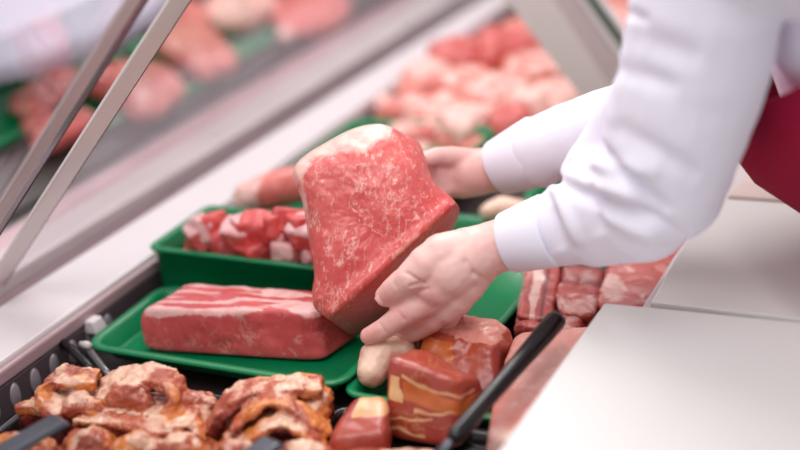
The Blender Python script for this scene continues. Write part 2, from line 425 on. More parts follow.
# sloping strut of the serving side
Yb = 1.86
def atY(px, py, Y):
    d = ray(px, py); return CAM+d*(Y/d[1])
def strut(name, quad, mat, th, parent, dy=0.):
    q = [atY(x, y, Yb+dy) for x, y in quad]
    return bevelled(name, [(p[0], p[1], p[2]) for p in q]+[(p[0], p[1]+th, p[2]) for p in q], mat, parent, .001)
st = empty('canopy_strut', atY(620, 110, Yb)); tag(st, 'pale sloping strut with glass edge above the far meat pile', 'strut')
strut('strut_plate', [(459, -60), (513, -60), (625, 112), (592, 112)], M_strap, .012, st)
strut('strut_flange', [(513, -60), (536, -60), (645, 100), (626, 113)], M_sheen, .03, st, .002)
strut('bright_edge', [(536, -60), (541, -60), (648, 88), (644, 94)], M_white, .012, st, -.002)
strut('glass_edge', [(541.5, -60), (553, -60), (655, 82), (649, 88)], M_gedge, .01, st)
strut('bright_edge', [(553.5, -60), (557, -60), (660, 80), (656, 82)], M_white, .012, st, -.002)

# ------------------------------------------------------------------ green trays
# ------------------------------------------------------------------ trays on the deck
def rect(x0, x1, y0, y1): return [(x0, y0), (x1, y0), (x1, y1), (x0, y1)]
tray('deep_tray', rect(-.956, -.70, 1.262, 1.386), .020, .063, .005, M_green, 'deep green plastic tray heaped with diced red meat beside the white rail', flare=.002)
tray('flat_tray', rect(-.926, -.645, 1.112, 1.236), .012, .024, .007, M_green, 'flat green tray under the long red loin', flare=.014)
tray('flat_tray', rect(-.610, -.44, 1.108, 1.215), .004, .024, .006, M_green, 'small green tray holding the pale joint, below the holding hand', flare=.010)
tray('flat_tray', rect(-.69, -.535, 1.27, 1.53), .004, .03, .006, M_green, 'green tray seen under the near wrist', flare=.012)
tray('flat_tray', rect(-.945, -.74, 1.45, 1.60), .03, .03, .006, M_green, 'green tray behind the diced meat, holding a pale red fillet', flare=.010)
tray('flat_tray', rect(-.945, -.74, 1.63, 1.80), .03, .03, .006, M_green, 'blurred green tray at the rail, third from the loin tray', flare=.010)
tray('flat_tray', rect(-.935, -.74, 1.88, 2.02), .004, .03, .006, M_black, 'blurred black tray at the foot of the far meat pile', flare=.010)
tray('flat_tray', rect(-.60, -.40, 1.62, 1.80), .004, .035, .006, M_green, 'green tray seen in the gap between the white sleeve and the beige panel', flare=.010)
tray('black_tray', rect(-.925, -.645, .70, 1.045), .0, .024, .006, M_black, 'wide black tray under the smoked rib pieces', flare=.008)
tray('black_tray', rect(-.615, -.395, .75, 1.075), .0, .018, .005, M_black, 'narrow black tray under the smoked ham pieces', flare=.006)

# ------------------------------------------------------------------ loin slab
def P(px, py, z): return tuple(at(px, py, z))
z = .017
a, b, c, d = at(140, 352, z), at(326, 364, z), at(344, 345, z), at(172, 320, z)
up = lambda p, h, dx=0, dy=0: (p[0]+dx, p[1]+dy, p[2]+h)
c = b+np.array([.012, .075, 0]); d = a+np.array([.018, .085, 0])
V8 = [a, b, c, d, up(a, .050, .004, .012), up(b, .056, -.012, .01), up(c, .050, -.004, 0), up(d, .052, -.002, 0)]
o = chunk('pork_loin', V8, M_loin, n=60, rnd=10, amp=.0055, ns=20, seed=4,
          fat=lambda u, v, w: max(0, min(1, (w-.72)*1.7+.9*nz((u*1.3, v*4, w), 1, 6)-.05+(.4 if v < -.7 else 0))) if w > .4 else 0,
          dark=lambda u, v, w: .5 if (u > .8) else 0)
tag(o, 'long raw red loin slab with pale fat top on the flat green tray', 'meat')

# ------------------------------------------------------------------ diced meat
random.seed(5)
spots = [(180, 250, .086), (212, 252, .088), (244, 255, .088), (272, 258, .089), (300, 262, .089),
         (192, 238, .100), (226, 240, .106), (258, 243, .108), (288, 247, .110), (312, 246, .11),
         (206, 228, .106), (238, 230, .112), (266, 232, .118), (292, 233, .122), (308, 226, .12), (258, 222, .116), (284, 222, .124)]
for k, (x, y, zt) in enumerate(spots):
    s = random.uniform(.028, .036); p = at(x, y, zt)
    p = (min(max(p[0], -.930), -.72), min(max(p[1], 1.288), 1.365), max(.05, p[2]-s*.6))
    fr = random.random()
    o = chunk('diced_meat', blob8(p, s*1.2, s, s*.95, random.uniform(0, 3), random.uniform(-.5, .5)), M_dice, n=14, rnd=7, amp=.003, ns=50, seed=20+k,
              fat=(lambda u, v, w: max(0, w)*1.1-.2) if fr < .2 else ((lambda u, v, w: max(0, -u)*1.2-.1) if fr < .45 else (lambda u, v, w: 0)))
    tag(o, 'cube of diced red meat heaped in the deep green tray', 'meat', 'diced meat cubes in the deep green tray')
for k, (x, y) in enumerate([(-.92+.05*i, 1.30+.033*j) for i in range(5) for j in range(3)]):
    o = chunk('diced_meat', blob8((x, y, .035), .043, .030, .035, .1*(k % 3)), M_dice, n=8, rnd=5, amp=.002, ns=60, seed=50+k)
    tag(o, 'cube of diced red meat heaped in the deep green tray', 'meat', 'diced meat cubes in the deep green tray')

# ------------------------------------------------------------------ fillets behind
o = organic('fillet', [caps([(P(248, 197, .075), .020), (P(272, 190, .078), .026), (P(310, 182, .078), .026), (P(335, 178, .075), .02)])], M_pile, amp=.002, seed=8, voxel=.004,
            fat=lambda p, n: 1.3 if p[0] < -.915 else .25*max(0, n[2]), dark=lambda p, n: .55)
tag(o, 'pale red fillet with a white end behind the diced meat', 'meat')
o = organic('fillet', [caps([(P(340, 156, .055), .016), (P(356, 146, .055), .020), (P(372, 140, .055), .018)])], M_pile, amp=.002, seed=9, voxel=.004, dark=lambda p, n: .4)
tag(o, 'blurred pink meat strip in the third tray behind the held beef', 'meat')
o = organic('fillet', [caps([(P(488, 212, .045), .012), (P(502, 208, .045), .016), (P(520, 210, .045), .014)])], M_poultry, amp=.001, seed=9, voxel=.004, fat=lambda p, n: .8)
tag(o, 'small pale meat piece between the two wrists', 'meat')

# ------------------------------------------------------------------ smoked ribs, lower left
def P(px, py, z): return tuple(at(px, py+6, z))
def cap(*pts): return caps([(P(x, y, zz), r) for x, y, zz, r in pts])
def strip(pts, wid=.018, th=.006, twist=0.):
    """a flat band following points"""
    Q = [np.array(P(x, y, zz)) for x, y, zz in pts]
    # refine
    R_ = []
    for i in range(len(Q)-1):
        p0, p1, p2, p3 = Q[max(i-1, 0)], Q[i], Q[i+1], Q[min(i+2, len(Q)-1)]
        for f in (0, .25, .5, .75): R_.append(.5*((2*p1)+(-p0+p2)*f+(2*p0-5*p1+4*p2-p3)*f*f+(-p0+3*p1-3*p2+p3)*f**3))
    R_.append(Q[-1]); V = []; Fc = []
    for i, p in enumerate(R_):
        t = R_[min(i+1, len(R_)-1)]-R_[max(i-1, 0)]; t /= np.linalg.norm(t)
        w = np.array([-.35, .93, .1]); w -= w@t*t; w /= np.linalg.norm(w); nn = np.cross(t, w)
        a_ = twist*i/len(R_); w2 = w*math.cos(a_)+nn*math.sin(a_); n2 = -w*math.sin(a_)+nn*math.cos(a_)
        for sw, sn in ((-1, -1), (1, -1), (1, 1), (-1, 1)): V.append(list(p+w2*sw*wid/2+n2*sn*th/2))
    for i in range(len(R_)-1):
        for k in range(4): j = (k+1) % 4; Fc.append([4*i+k, 4*i+j, 4*i+4+j, 4*i+4+k])
    Fc.append([3, 2, 1, 0]); e = 4*(len(R_)-1); Fc.append([e, e+1, e+2, e+3]); return V, Fc
zt = .006
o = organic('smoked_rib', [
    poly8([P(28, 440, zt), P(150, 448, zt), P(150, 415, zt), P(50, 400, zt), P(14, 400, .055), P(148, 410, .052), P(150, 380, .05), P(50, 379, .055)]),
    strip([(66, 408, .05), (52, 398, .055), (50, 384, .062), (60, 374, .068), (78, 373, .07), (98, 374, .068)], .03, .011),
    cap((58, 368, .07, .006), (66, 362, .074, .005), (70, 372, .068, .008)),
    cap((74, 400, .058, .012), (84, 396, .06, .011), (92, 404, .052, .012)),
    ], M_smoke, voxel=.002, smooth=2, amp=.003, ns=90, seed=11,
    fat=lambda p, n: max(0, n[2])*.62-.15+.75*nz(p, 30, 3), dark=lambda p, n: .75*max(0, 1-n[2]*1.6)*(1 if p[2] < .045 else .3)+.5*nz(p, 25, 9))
tag(o, 'smoked pork rib piece with curled end at far left of the black tray', 'meat')
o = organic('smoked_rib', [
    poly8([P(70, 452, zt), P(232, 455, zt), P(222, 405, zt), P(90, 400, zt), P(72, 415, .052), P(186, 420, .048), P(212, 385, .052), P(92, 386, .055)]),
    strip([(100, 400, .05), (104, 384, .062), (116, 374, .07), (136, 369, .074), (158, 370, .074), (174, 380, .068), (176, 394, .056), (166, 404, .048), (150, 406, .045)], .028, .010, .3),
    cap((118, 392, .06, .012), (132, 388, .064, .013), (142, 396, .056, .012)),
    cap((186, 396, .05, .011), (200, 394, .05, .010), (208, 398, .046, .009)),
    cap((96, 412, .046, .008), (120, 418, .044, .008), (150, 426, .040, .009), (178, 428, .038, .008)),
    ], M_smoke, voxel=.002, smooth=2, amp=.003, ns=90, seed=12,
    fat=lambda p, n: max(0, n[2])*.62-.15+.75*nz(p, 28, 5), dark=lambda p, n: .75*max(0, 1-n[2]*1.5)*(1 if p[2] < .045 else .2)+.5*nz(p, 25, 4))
tag(o, 'smoked pork rib piece with a curled loop of orange fat, right of the leftmost piece', 'meat')
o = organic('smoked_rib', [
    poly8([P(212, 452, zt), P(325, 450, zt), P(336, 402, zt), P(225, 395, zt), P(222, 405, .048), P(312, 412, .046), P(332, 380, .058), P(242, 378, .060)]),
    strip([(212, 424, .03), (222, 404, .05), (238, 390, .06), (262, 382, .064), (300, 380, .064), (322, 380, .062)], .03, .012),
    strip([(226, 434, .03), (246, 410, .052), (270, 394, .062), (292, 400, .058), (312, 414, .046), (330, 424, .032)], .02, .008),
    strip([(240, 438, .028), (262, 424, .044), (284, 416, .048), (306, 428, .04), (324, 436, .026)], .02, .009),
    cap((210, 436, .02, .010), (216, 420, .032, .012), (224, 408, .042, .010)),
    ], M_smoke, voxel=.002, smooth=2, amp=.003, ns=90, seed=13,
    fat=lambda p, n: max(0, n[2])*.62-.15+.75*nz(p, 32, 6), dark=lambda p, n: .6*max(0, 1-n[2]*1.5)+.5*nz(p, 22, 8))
tag(o, 'folded smoked pork piece in the middle of the black tray', 'meat')
lows = [((-10, 446), (26, 436), (60, 452), 'smoked meat piece in the lower left corner, behind the dark blade'),
        ((66, 452), (90, 428), (112, 446), 'smoked rib end standing at the bottom edge, right of the left dark blade'),
        ((108, 456), (140, 432), (156, 450), 'smoked rib end at the bottom edge below the orange loop'),
        ((150, 458), (182, 434), (206, 452), 'smoked rib end at the bottom edge, left of the folded piece'),
        ((212, 462), (232, 440), (262, 456), 'smoked meat scrap at the bottom edge below the folded piece'),
        ((276, 462), (302, 442), (330, 458), 'smoked meat scrap at the bottom edge beside the middle dark blade')]
for k, (a, b, c, lb) in enumerate(lows):
    q = [P(a[0], a[1], .022), P((a[0]+b[0])/2, (a[1]+b[1])/2-2, .038), P(b[0], b[1]+6, .044), P((c[0]+b[0])/2, (c[1]+b[1])/2+2, .038), P(c[0], c[1], .02)]
    o = organic('smoked_rib', [caps([(q[0], .012), (q[1], .012), (q[2], .014), (q[3], .014), (q[4], .012)]), caps([(q[1], .011), ((q[2][0]+.01, q[2][1]-.03, .02), .014), ((q[3][0], q[3][1]-.05, .016), .012)])],
                M_smoke, voxel=.0022, smooth=2, amp=.0035, ns=80, seed=60+k,
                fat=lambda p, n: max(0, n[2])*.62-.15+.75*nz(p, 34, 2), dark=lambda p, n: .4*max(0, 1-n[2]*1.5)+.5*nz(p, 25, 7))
    tag(o, lb, 'meat')

def P(px, py, z): return tuple(at(px, py, z))
# ------------------------------------------------------------------ smoked hams, centre bottom
z = .006
V8 = [P(384, 442, z), P(462, 454, z), P(490, 414, z), P(405, 392, z), P(383, 356, .090), P(456, 380, .074), P(484, 376, .064), P(420, 346, .082)]
def ham_fat(u, v, w):
    j = .12*nz((u*3, v*2, w*3), 1, 4); f = 0
    if v < .3:
        if -.86+j < u < -.50+j and .02 < w < .62: f = .95
        f = max(f, max(0, 1-abs(w-.66+.35*(u+1)*.25+j)*9)*(.9 if u > -.5 else 0))
        f = max(f, max(0, 1-abs(w+.10-.10*u+j)*9)*.75*(u > -.2))
        f = max(f, max(0, 1-abs(w+.62+j)*6)*.7*(u < .1)); f = max(f, max(0, 1-abs(w+.30+j-.1*u)*12)*.6*(u < .3))
    return f
o = chunk('smoked_ham', V8, M_ham, n=60, rnd=8, amp=.004, ns=20, seed=31, fat=ham_fat,
          dark=lambda u, v, w: 1.0*(v < .6)*(u > -.5)*max(0, min(1, (.30-abs(w-.28+.12*u))*6)))
tag(o, 'smoked ham block with orange and cream bands, upright left of the black handle', 'meat')
V8 = [P(318, 472, z), P(394, 466, z), P(392, 425, z), P(342, 422, z), P(330, 436, .040), P(388, 434, .044), P(388, 394, .056), P(356, 394, .056)]
o = chunk('smoked_ham', V8, M_ham, n=34, rnd=5, amp=.003, ns=24, seed=32, fat=lambda u, v, w: max(0, min(1, (w+v*.7-.75)*4))*(u > -.6))
tag(o, 'smoked ham piece with cream fat cap, left of the banded ham block', 'meat')
V8 = [P(392, 466, z), P(450, 466, z), P(452, 446, z), P(398, 446, z), P(390, 452, .03), P(444, 452, .03), P(446, 436, .032), P(396, 436, .032)]
V8 = [P(338, 476, z), P(448, 478, z), P(446, 458, z), P(345, 456, z), P(338, 462, .030), P(444, 464, .03), P(440, 446, .032), P(348, 444, .030)]
o = chunk('smoked_ham', V8, M_smoke2, n=24, rnd=5, amp=.004, ns=40, seed=36, fat=lambda u, v, w: .5*w)
tag(o, 'thin dark red ham piece at the bottom edge below the banded block', 'meat')
z = .024
V8 = [P(420, 384, z), P(496, 410, z), P(516, 366, z), P(438, 348, z), P(420, 328, .070), P(496, 340, .070), P(510, 318, .072), P(444, 307, .070)]
o = chunk('smoked_ham', V8, M_ham2, n=50, rnd=6, amp=.007, ns=24, seed=33, fat=lambda u, v, w: (w-.66)*3 if w > .5 else 0, dark=lambda u, v, w: .75 if (v < -.5 and u < -.1 and w < .7) else .2)
tag(o, 'red brown ham block with crumbly pale top behind the banded ham block', 'meat')
o = organic('pork_joint', [caps([(P(372, 372, .036), .017), (P(378, 358, .044), .020), (P(388, 352, .048), .019), (P(400, 352, .046), .017)])], M_poultry, amp=.0018, ns=40, seed=5, voxel=.002, smooth=6,
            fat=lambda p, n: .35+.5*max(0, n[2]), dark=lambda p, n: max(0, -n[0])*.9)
tag(o, 'pale peach joint on the small green tray under the fingertips', 'meat')
o = chunk('ham_scrap', blob8(P(415, 352, .022), .035, .035, .036, .4), M_smoke2, n=14, rnd=4, amp=.003, seed=14)
tag(o, 'dark red meat scrap between the pale joint and the red brown ham block', 'meat')

# ------------------------------------------------------------------ raw ribs and slabs under the arm
z = .022
V8 = [P(482, 470, z), P(560, 480, z), P(640, 350, z), P(515, 352, z), P(486, 436, .052), P(545, 440, .060), P(620, 320, .066), P(512, 330, .058)]
o = chunk('pork_slab', V8, M_pale, n=44, rnd=9, amp=.0025, ns=30, seed=41, fat=lambda u, v, w: .36 if w > .3 else .3)
tag(o, 'pale pinkish pork slab lying between the black handle and the near board', 'meat')
def slab3(name, lo, hi, m, seed, label, amp=.006, **k):
    o = chunk(name, hexa_v(lo, hi), m, n=34, rnd=5, amp=amp, ns=26, seed=seed, **k); tag(o, label, 'meat')
V8 = [P(516, 334, .01), P(556, 342, .01), P(566, 285, .01), P(526, 282, .01), P(516, 316, .045), P(552, 320, .045), P(562, 262, .05), P(524, 262, .05)]
o = chunk('raw_rib', V8, M_rib, n=40, rnd=8, amp=.004, ns=30, seed=42, fat=lambda u, v, w: max(0, 1-abs(u+.15)*2.2)*1.0+(.7 if u < -.9 else 0), dark=lambda u, v, w: .9*(abs(u-.35) < .12))
tag(o, 'raw rib piece with pale bone strip beside the green tray under the near cuff', 'meat')
V8 = [P(560, 330, .01), P(600, 336, .01), P(606, 290, .01), P(566, 285, .01), P(556, 312, .05), P(596, 316, .05), P(604, 262, .055), P(560, 258, .055)]
o = chunk('raw_rib', V8, M_rib, n=36, rnd=6, amp=.006, ns=30, seed=43, dark=lambda u, v, w: .6*(v > 0), fat=lambda u, v, w: .6*(v < -.3)*max(0, w))
tag(o, 'dark red raw piece below the sleeve, right of the rib piece with the bone strip', 'meat')
V8 = [P(606, 326, .01), P(668, 330, .01), P(705, 260, .01), P(612, 275, .01), P(590, 306, .05), P(655, 310, .05), P(690, 240, .06), P(608, 255, .06)]
o = chunk('raw_rib', V8, M_rib, n=40, rnd=6, amp=.006, ns=26, seed=44, fat=lambda u, v, w: .45*max(0, w)*(u < .5), dark=lambda u, v, w: .3*(u > 0))
tag(o, 'large pinkish raw rib slab under the elbow beside the white boards', 'meat')
V8 = [P(516, 345, .01), P(590, 352, .01), P(590, 330, .01), P(520, 330, .01), P(508, 328, .035), P(580, 330, .04), P(582, 312, .045), P(516, 312, .04)]
o = chunk('raw_rib', V8, M_rib, n=24, rnd=5, amp=.005, ns=40, seed=45, fat=lambda u, v, w: .5*w)
tag(o, 'raw meat strip behind the pale pork slab, at the tip of the black handle', 'meat')
V8 = [P(630, 270, .01), P(690, 275, .01), P(720, 225, .01), P(660, 215, .01), P(640, 250, .045), P(686, 250, .045), P(708, 205, .05), P(664, 200, .05)]
o = chunk('raw_rib', V8, M_rib, n=24, rnd=5, amp=.005, ns=26, seed=46, dark=lambda u, v, w: .4)
tag(o, 'red raw piece seen at the edge of the far white board beside the elbow', 'meat')
for x, y, s, lb in ((735, 178, .07, 'pale orange meat piece in the green tray left of the beige panel'), (745, 150, .06, 'dark red meat piece beside the beige panel, nearest the apron'), (720, 200, .05, 'blurred pinkish meat piece at the corner of the far white board')):
    p = at(x, y, .03); o = chunk('raw_meat', blob8((min(p[0], -.44), p[1], .02), s, s*1.2, .045, .4), M_pile if s != .06 else M_rib, n=16, rnd=4, amp=.004, seed=int(s*1000)); tag(o, lb, 'meat')

# ------------------------------------------------------------------ far pile
pile = [  # px, py, z of the top, size x, y, z, rot, fatness, label
 (388, 68, .09, .10, .16, .07, .3, .35, 'blurred pink meat piece nearest the rail at the left of the far pile'),
 (372, 98, .07, .04, .05, .035, .5, 1., 'small white fat lump at the left foot of the far pile'),
 (398, 98, .07, .10, .10, .05, .2, .3, 'blurred orange pink piece at the lower left of the far pile'),
 (430, 95, .08, .11, .10, .05, -.3, .5, 'blurred pale pink slab at the front of the far pile'),
 (418, 122, .06, .10, .09, .05, .4, .5, 'blurred pink piece just above the far hand'),
 (455, 70, .10, .13, .12, .06, .2, .4, 'blurred pink slab in the middle of the far pile'),
 (465, 105, .08, .10, .10, .05, -.5, .9, 'blurred cream fat piece in the middle front of the far pile'),
 (440, 128, .05, .08, .07, .04, .1, .1, 'blurred red piece directly behind the far wrist'),
 (500, 78, .10, .12, .12, .06, .5, .45, 'blurred pink slab right of the middle of the far pile'),
 (512, 108, .08, .07, .09, .05, .2, -.3, 'blurred dark red piece above the far cuff'),
 (532, 90, .09, .08, .10, .05, -.2, .9, 'blurred cream piece above the far sleeve'),
 (560, 85, .09, .10, .12, .05, .3, .6, 'blurred pale piece beside the sloping strut'),
 (455, 42, .11, .10, .12, .05, .1, -.1, 'blurred red piece along the top left of the far pile'),
 (495, 35, .12, .12, .14, .06, -.3, -.2, 'blurred red slab at the top of the far pile'),
 (535, 55, .11, .12, .14, .06, .3, .4, 'blurred pink slab at the top right of the far pile'),
 (525, 20, .10, .10, .12, .06, .2, .0, 'blurred red piece at the very back of the far pile near the strut'),
 (420, 62, .10, .08, .09, .05, -.2, .8, 'blurred whitish piece at the left of the far pile'),
 (480, 132, .05, .10, .08, .04, .3, .0, 'blurred red piece between the far wrist and the cream fat piece'),
 (410, 140, .04, .07, .07, .035, .3, .6, 'blurred pale piece behind the top of the held beef'),
 (560, 118, .06, .12, .12, .05, .3, .4, 'blurred pink piece hidden behind the far sleeve'),
 (606, 30, .06, .12, .16, .05, .2, .2, 'blurred pink piece behind the glass edge of the strut'),
 (628, 8, .06, .12, .16, .05, .2, .5, 'blurred pale piece above the shoulder side of the strut'),
]
for k, (x, y, ztop, sx, sy, sz, r, ff, lb) in enumerate(pile):
    p = at(x, y, ztop); zb_ = max(.004, ztop-sz-.01)
    o = chunk('raw_meat', blob8((max(p[0], -.965+sx*.6), p[1], zb_), sx, sy, ztop-zb_, r, 0, .15), M_pile, n=20, rnd=3.5, amp=.012, ns=22, seed=70+k,
              fat=lambda u, v, w, ff=ff: ff*.9-.1+.25*w, dark=lambda u, v, w, ff=ff: .9 if ff < 0 else .25*max(0, -w))
    tag(o, lb, 'meat')
for k, (x, y) in enumerate([(-.86, 2.12), (-.70, 2.14), (-.55, 2.12), (-.86, 2.32), (-.70, 2.34), (-.55, 2.32), (-.80, 2.52), (-.64, 2.52), (-.80, 2.72), (-.64, 2.74), (-.48, 2.7), (-.48, 2.5)]):
    o = chunk('raw_meat', blob8((x, y, .002), .15, .19, .05, .05*(k % 3)), M_pile, n=12, rnd=4, amp=.006, seed=110+k, dark=lambda u, v, w: .5)
    tag(o, 'blurred pink piece lying at the bottom of the far pile', 'meat', 'pieces forming the bottom layer of the far pile')

# ------------------------------------------------------------------ reflection in the front glass, built as a solid sloping display
SA = math.radians(38)
def sp(px, py, h=0.):
    """point on the sloping stand-in shelf (raised h above it) seen at this spot"""
    n = np.array([math.sin(SA), 0, math.cos(SA)]); P0 = np.array([-1.30, 0, .03])+n*h
    d = ray(px, py); t = ((P0-CAM)@n)/(d@n); return CAM+d*t
sn = np.array([math.sin(SA), 0, math.cos(SA)]); sx_ = np.array([-math.cos(SA), 0, math.sin(SA)])
def sloc(u, Y, h): return tuple(np.array([-1.30, Y, .03])+sx_*u+sn*h)
def sbox(name, u0, u1, y0, y1, h0, h1, mat, parent=None, w=.003):
    return bevelled(name, [sloc(u0, y0, h0), sloc(u1, y0, h0), sloc(u1, y1, h0), sloc(u0, y1, h0), sloc(u0, y0, h1), sloc(u1, y0, h1), sloc(u1, y1, h1), sloc(u0, y1, h1)], mat, parent, w)
sh = empty('mirrored_case', (-1.5, 1.9, -.87)); tag(sh, 'solid stand-in for the display case reflected in the front glass, with dark sloping shelf', 'display case')
sbox('mirrored_shelf', 0, .75, .9, 4.2, -.02, 0, M_deck, sh)
box('mirrored_base', (-1.9, .9, -.869), (-1.305, 4.2, -.03), M_alu, sh)
def uv_of(px, py, h=0.):
    p = sp(px, py, h); return float((p-np.array([-1.30, 0, .03]))@sx_), float(p[1])
for k, (x, y, su, sv, lb) in enumerate([(0, 115, .10, .20, 'blurred green tray reflected in the glass at the left edge of the photo'),  # solid trays in place of the ones mirrored in the glass
                        (105, 92, .12, .18, 'blurred green tray reflected in the glass behind the bright strap'),
                        (178, 62, .13, .16, 'blurred green tray reflected in the glass between two pink pieces'),
                        (228, 30, .13, .22, 'blurred green tray reflected in the glass nearest the middle of the photo')]):
    u, Y = uv_of(x, y, .012); tr = empty('flat_tray', sloc(u, Y, .001)); tag(tr, lb, 'tray')
    sbox('tray_base', u-su/2, u+su/2, Y-sv/2, Y+sv/2, .001, .006, M_green, tr, .001)
    for nm, a in (('tray_rim', (u-su/2, u-su/2+.012, Y-sv/2, Y+sv/2)), ('tray_rim', (u+su/2-.012, u+su/2, Y-sv/2, Y+sv/2)),
                  ('tray_rim', (u-su/2+.012, u+su/2-.012, Y-sv/2, Y-sv/2+.012)), ('tray_rim', (u-su/2+.012, u+su/2-.012, Y+sv/2-.012, Y+sv/2))):
        sbox(nm, *a, .0062, .022, M_green, tr, .002)
mirrored_meat = [(48, 95, .05, .16, .3, 'blurred pale pink piece reflected in the glass at far left'),  # solid pieces standing in for meats mirrored in the glass
             (62, 130, .05, .13, -.2, 'blurred orange pink strip reflected in the glass left of the thin seal'),
             (42, 122, .04, .06, .0, 'small blurred red piece reflected in the glass at far left'),
             (112, 78, .06, .13, .1, 'blurred red piece reflected in the glass between the two straps'),
             (142, 88, .11, .15, .3, 'large blurred pink piece reflected in the glass right of the bright strap'),
             (196, 50, .13, .15, .2, 'large blurred red and cream piece reflected in the glass, above the rail'),
             (180, 22, .08, .14, .3, 'blurred cream piece reflected in the glass at the top of the bright strap'),
             (240, 8, .09, .20, .9, 'blurred pale pink piece reflected in the glass at the top edge'),
             (312, 10, .11, .26, .1, 'long blurred pink piece reflected in the glass at the top edge, right of the pale one'),
             (290, 30, .03, .08, 1., 'small white lump reflected in the glass under the long pink piece')]
for k, (x, y, su, sv, ff, lb) in enumerate(mirrored_meat):
    u, Y = uv_of(x, y, .03); h0, h1 = .008, .05 if su > .04 else .04
    V8 = [sloc(u-su/2, Y-sv/2, h0), sloc(u+su/2, Y-sv/2, h0), sloc(u+su/2, Y+sv/2, h0), sloc(u-su/2, Y+sv/2, h0)]
    V8 += [sloc(u-su/2, Y-sv/2, h1), sloc(u+su/2, Y-sv/2, h1), sloc(u+su/2, Y+sv/2, h1), sloc(u-su/2, Y+sv/2, h1)]
    o = chunk('raw_meat', V8, M_pile, n=20, rnd=2.8, amp=.012, ns=16, seed=140+k, fat=lambda a, b, c, ff=ff: ff*.8, dark=lambda a, b, c, ff=ff: .55 if ff < .2 else .3*max(0, a))
    tag(o, lb, 'meat')
# white sleeve reflected in the glass, built as a solid curved sheet
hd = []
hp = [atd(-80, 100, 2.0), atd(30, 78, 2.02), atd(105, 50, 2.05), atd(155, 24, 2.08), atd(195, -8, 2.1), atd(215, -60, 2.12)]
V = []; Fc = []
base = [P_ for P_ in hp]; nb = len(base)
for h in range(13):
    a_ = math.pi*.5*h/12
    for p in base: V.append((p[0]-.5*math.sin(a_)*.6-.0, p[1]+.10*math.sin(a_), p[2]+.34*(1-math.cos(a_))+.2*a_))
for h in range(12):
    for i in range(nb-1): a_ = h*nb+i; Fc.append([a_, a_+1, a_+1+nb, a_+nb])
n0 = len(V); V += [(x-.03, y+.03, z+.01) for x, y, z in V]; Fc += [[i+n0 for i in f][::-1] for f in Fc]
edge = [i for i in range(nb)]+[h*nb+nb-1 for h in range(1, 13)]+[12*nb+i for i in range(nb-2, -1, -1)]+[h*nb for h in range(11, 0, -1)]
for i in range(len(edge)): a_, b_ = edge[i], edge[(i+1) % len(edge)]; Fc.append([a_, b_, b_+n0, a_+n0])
o = link('sleeve_reflection', V, Fc, M_sleeve_refl); tag(o, 'blurred white lilac reflection of a sleeve in the front glass, built as a solid sheet, upper left corner', 'reflection')

# ------------------------------------------------------------------ tools
def rod(name, pts, mat, parent=None, seg=24, flat=1.):
    V, Fc = [], []
    for i, (p, r) in enumerate(pts):
        p = np.array(p); a = np.array(pts[max(i-1, 0)][0]); b = np.array(pts[min(i+1, len(pts)-1)][0]); t = b-a; t /= np.linalg.norm(t)
        u = np.cross(t, [0, 0, 1.]); u /= np.linalg.norm(u); w = np.cross(u, t)
        for k in range(seg): q = 2*math.pi*k/seg; V.append(list(p+u*r*math.cos(q)+w*r*flat*math.sin(q)))
    for i in range(len(pts)-1):
        for k in range(seg): j = (k+1) % seg; Fc.append([i*seg+k, i*seg+j, (i+1)*seg+j, (i+1)*seg+k])
    Fc.append(list(range(seg))[::-1]); Fc.append([(len(pts)-1)*seg+k for k in range(seg)])
    return link(name, V, Fc, mat, parent)
h0 = np.array(P(452, 440, .075)); h1 = np.array(P(558, 318, .098))
kn = empty('serving_utensil', h0); tag(kn, 'glossy black utensil handle leaning over the ham and pork slab', 'utensil')
L = lambda t: h0+(h1-h0)*t
rod('handle', [(L(0), .0055), (L(.03), .0082), (L(.3), .0082), (L(.6), .009), (L(.85), .0104), (L(.96), .0108), (L(.99), .0095), (L(1.003), .006)], M_black, kn)
b1 = np.array(P(425, 470, .045))
rod('shank', [(h0+(b1-h0)*.001, .0058), (h0+(b1-h0)*.5, .0085), (b1, .008)], M_greyp, kn, flat=.6)
def blade(pts, label):
    a, b = [np.array(P(*p)) for p in pts]
    t = (b-a)/np.linalg.norm(b-a); u = np.cross(t, [0, 0, 1.]); u /= np.linalg.norm(u); w = np.cross(u, t)
    V8 = []
    for s in (-1, 1):
        for q, k in ((a, 1), (b, 1)):
            pass
    c = lambda q, s, h, wd: tuple(q+u*s*wd+w*h)
    wd = .0140
    V8 = [c(a, -1, -.003, wd), c(a, 1, -.003, wd), c(b, 1, -.003, wd), c(b, -1, -.003, wd), c(a, -1, .003, wd*.8), c(a, 1, .003, wd*.8), c(b-t*.006, 1, .003, wd*.8), c(b-t*.006, -1, .003, wd*.8)]
    o = bevelled('tong_arm', V8, M_greyp, None, .0015); tag(o, label, 'tongs')
blade(((-260, 600, .045), (64, 417, .082)), 'dark grey flat tong arm reaching in at the lower left corner')
blade(((40, 620, .04), (276, 438, .070)), 'dark grey flat tong arm at the bottom edge in front of the folded smoked piece')
hg = empty('tongs', P(85, 352, .02)); tag(hg, 'dark steel tongs hinge beside the corner of the flat green tray', 'tongs')
rod('arm', [(P(84, 346, .030), .006), (P(90, 352, .030), .0055), (P(104, 370, .026), .005), (P(112, 378, .022), .0045)], M_steel, hg)
rod('arm', [(P(62, 343, .035), .005), (P(72, 350, .033), .0055), (P(84, 362, .030), .005), (P(96, 374, .026), .0045)], M_black, hg)
rod('pivot', [(P(81, 344, .036), .0035), (P(87, 345, .038), .0045), (P(90, 346, .038), .0035)], M_white, hg)
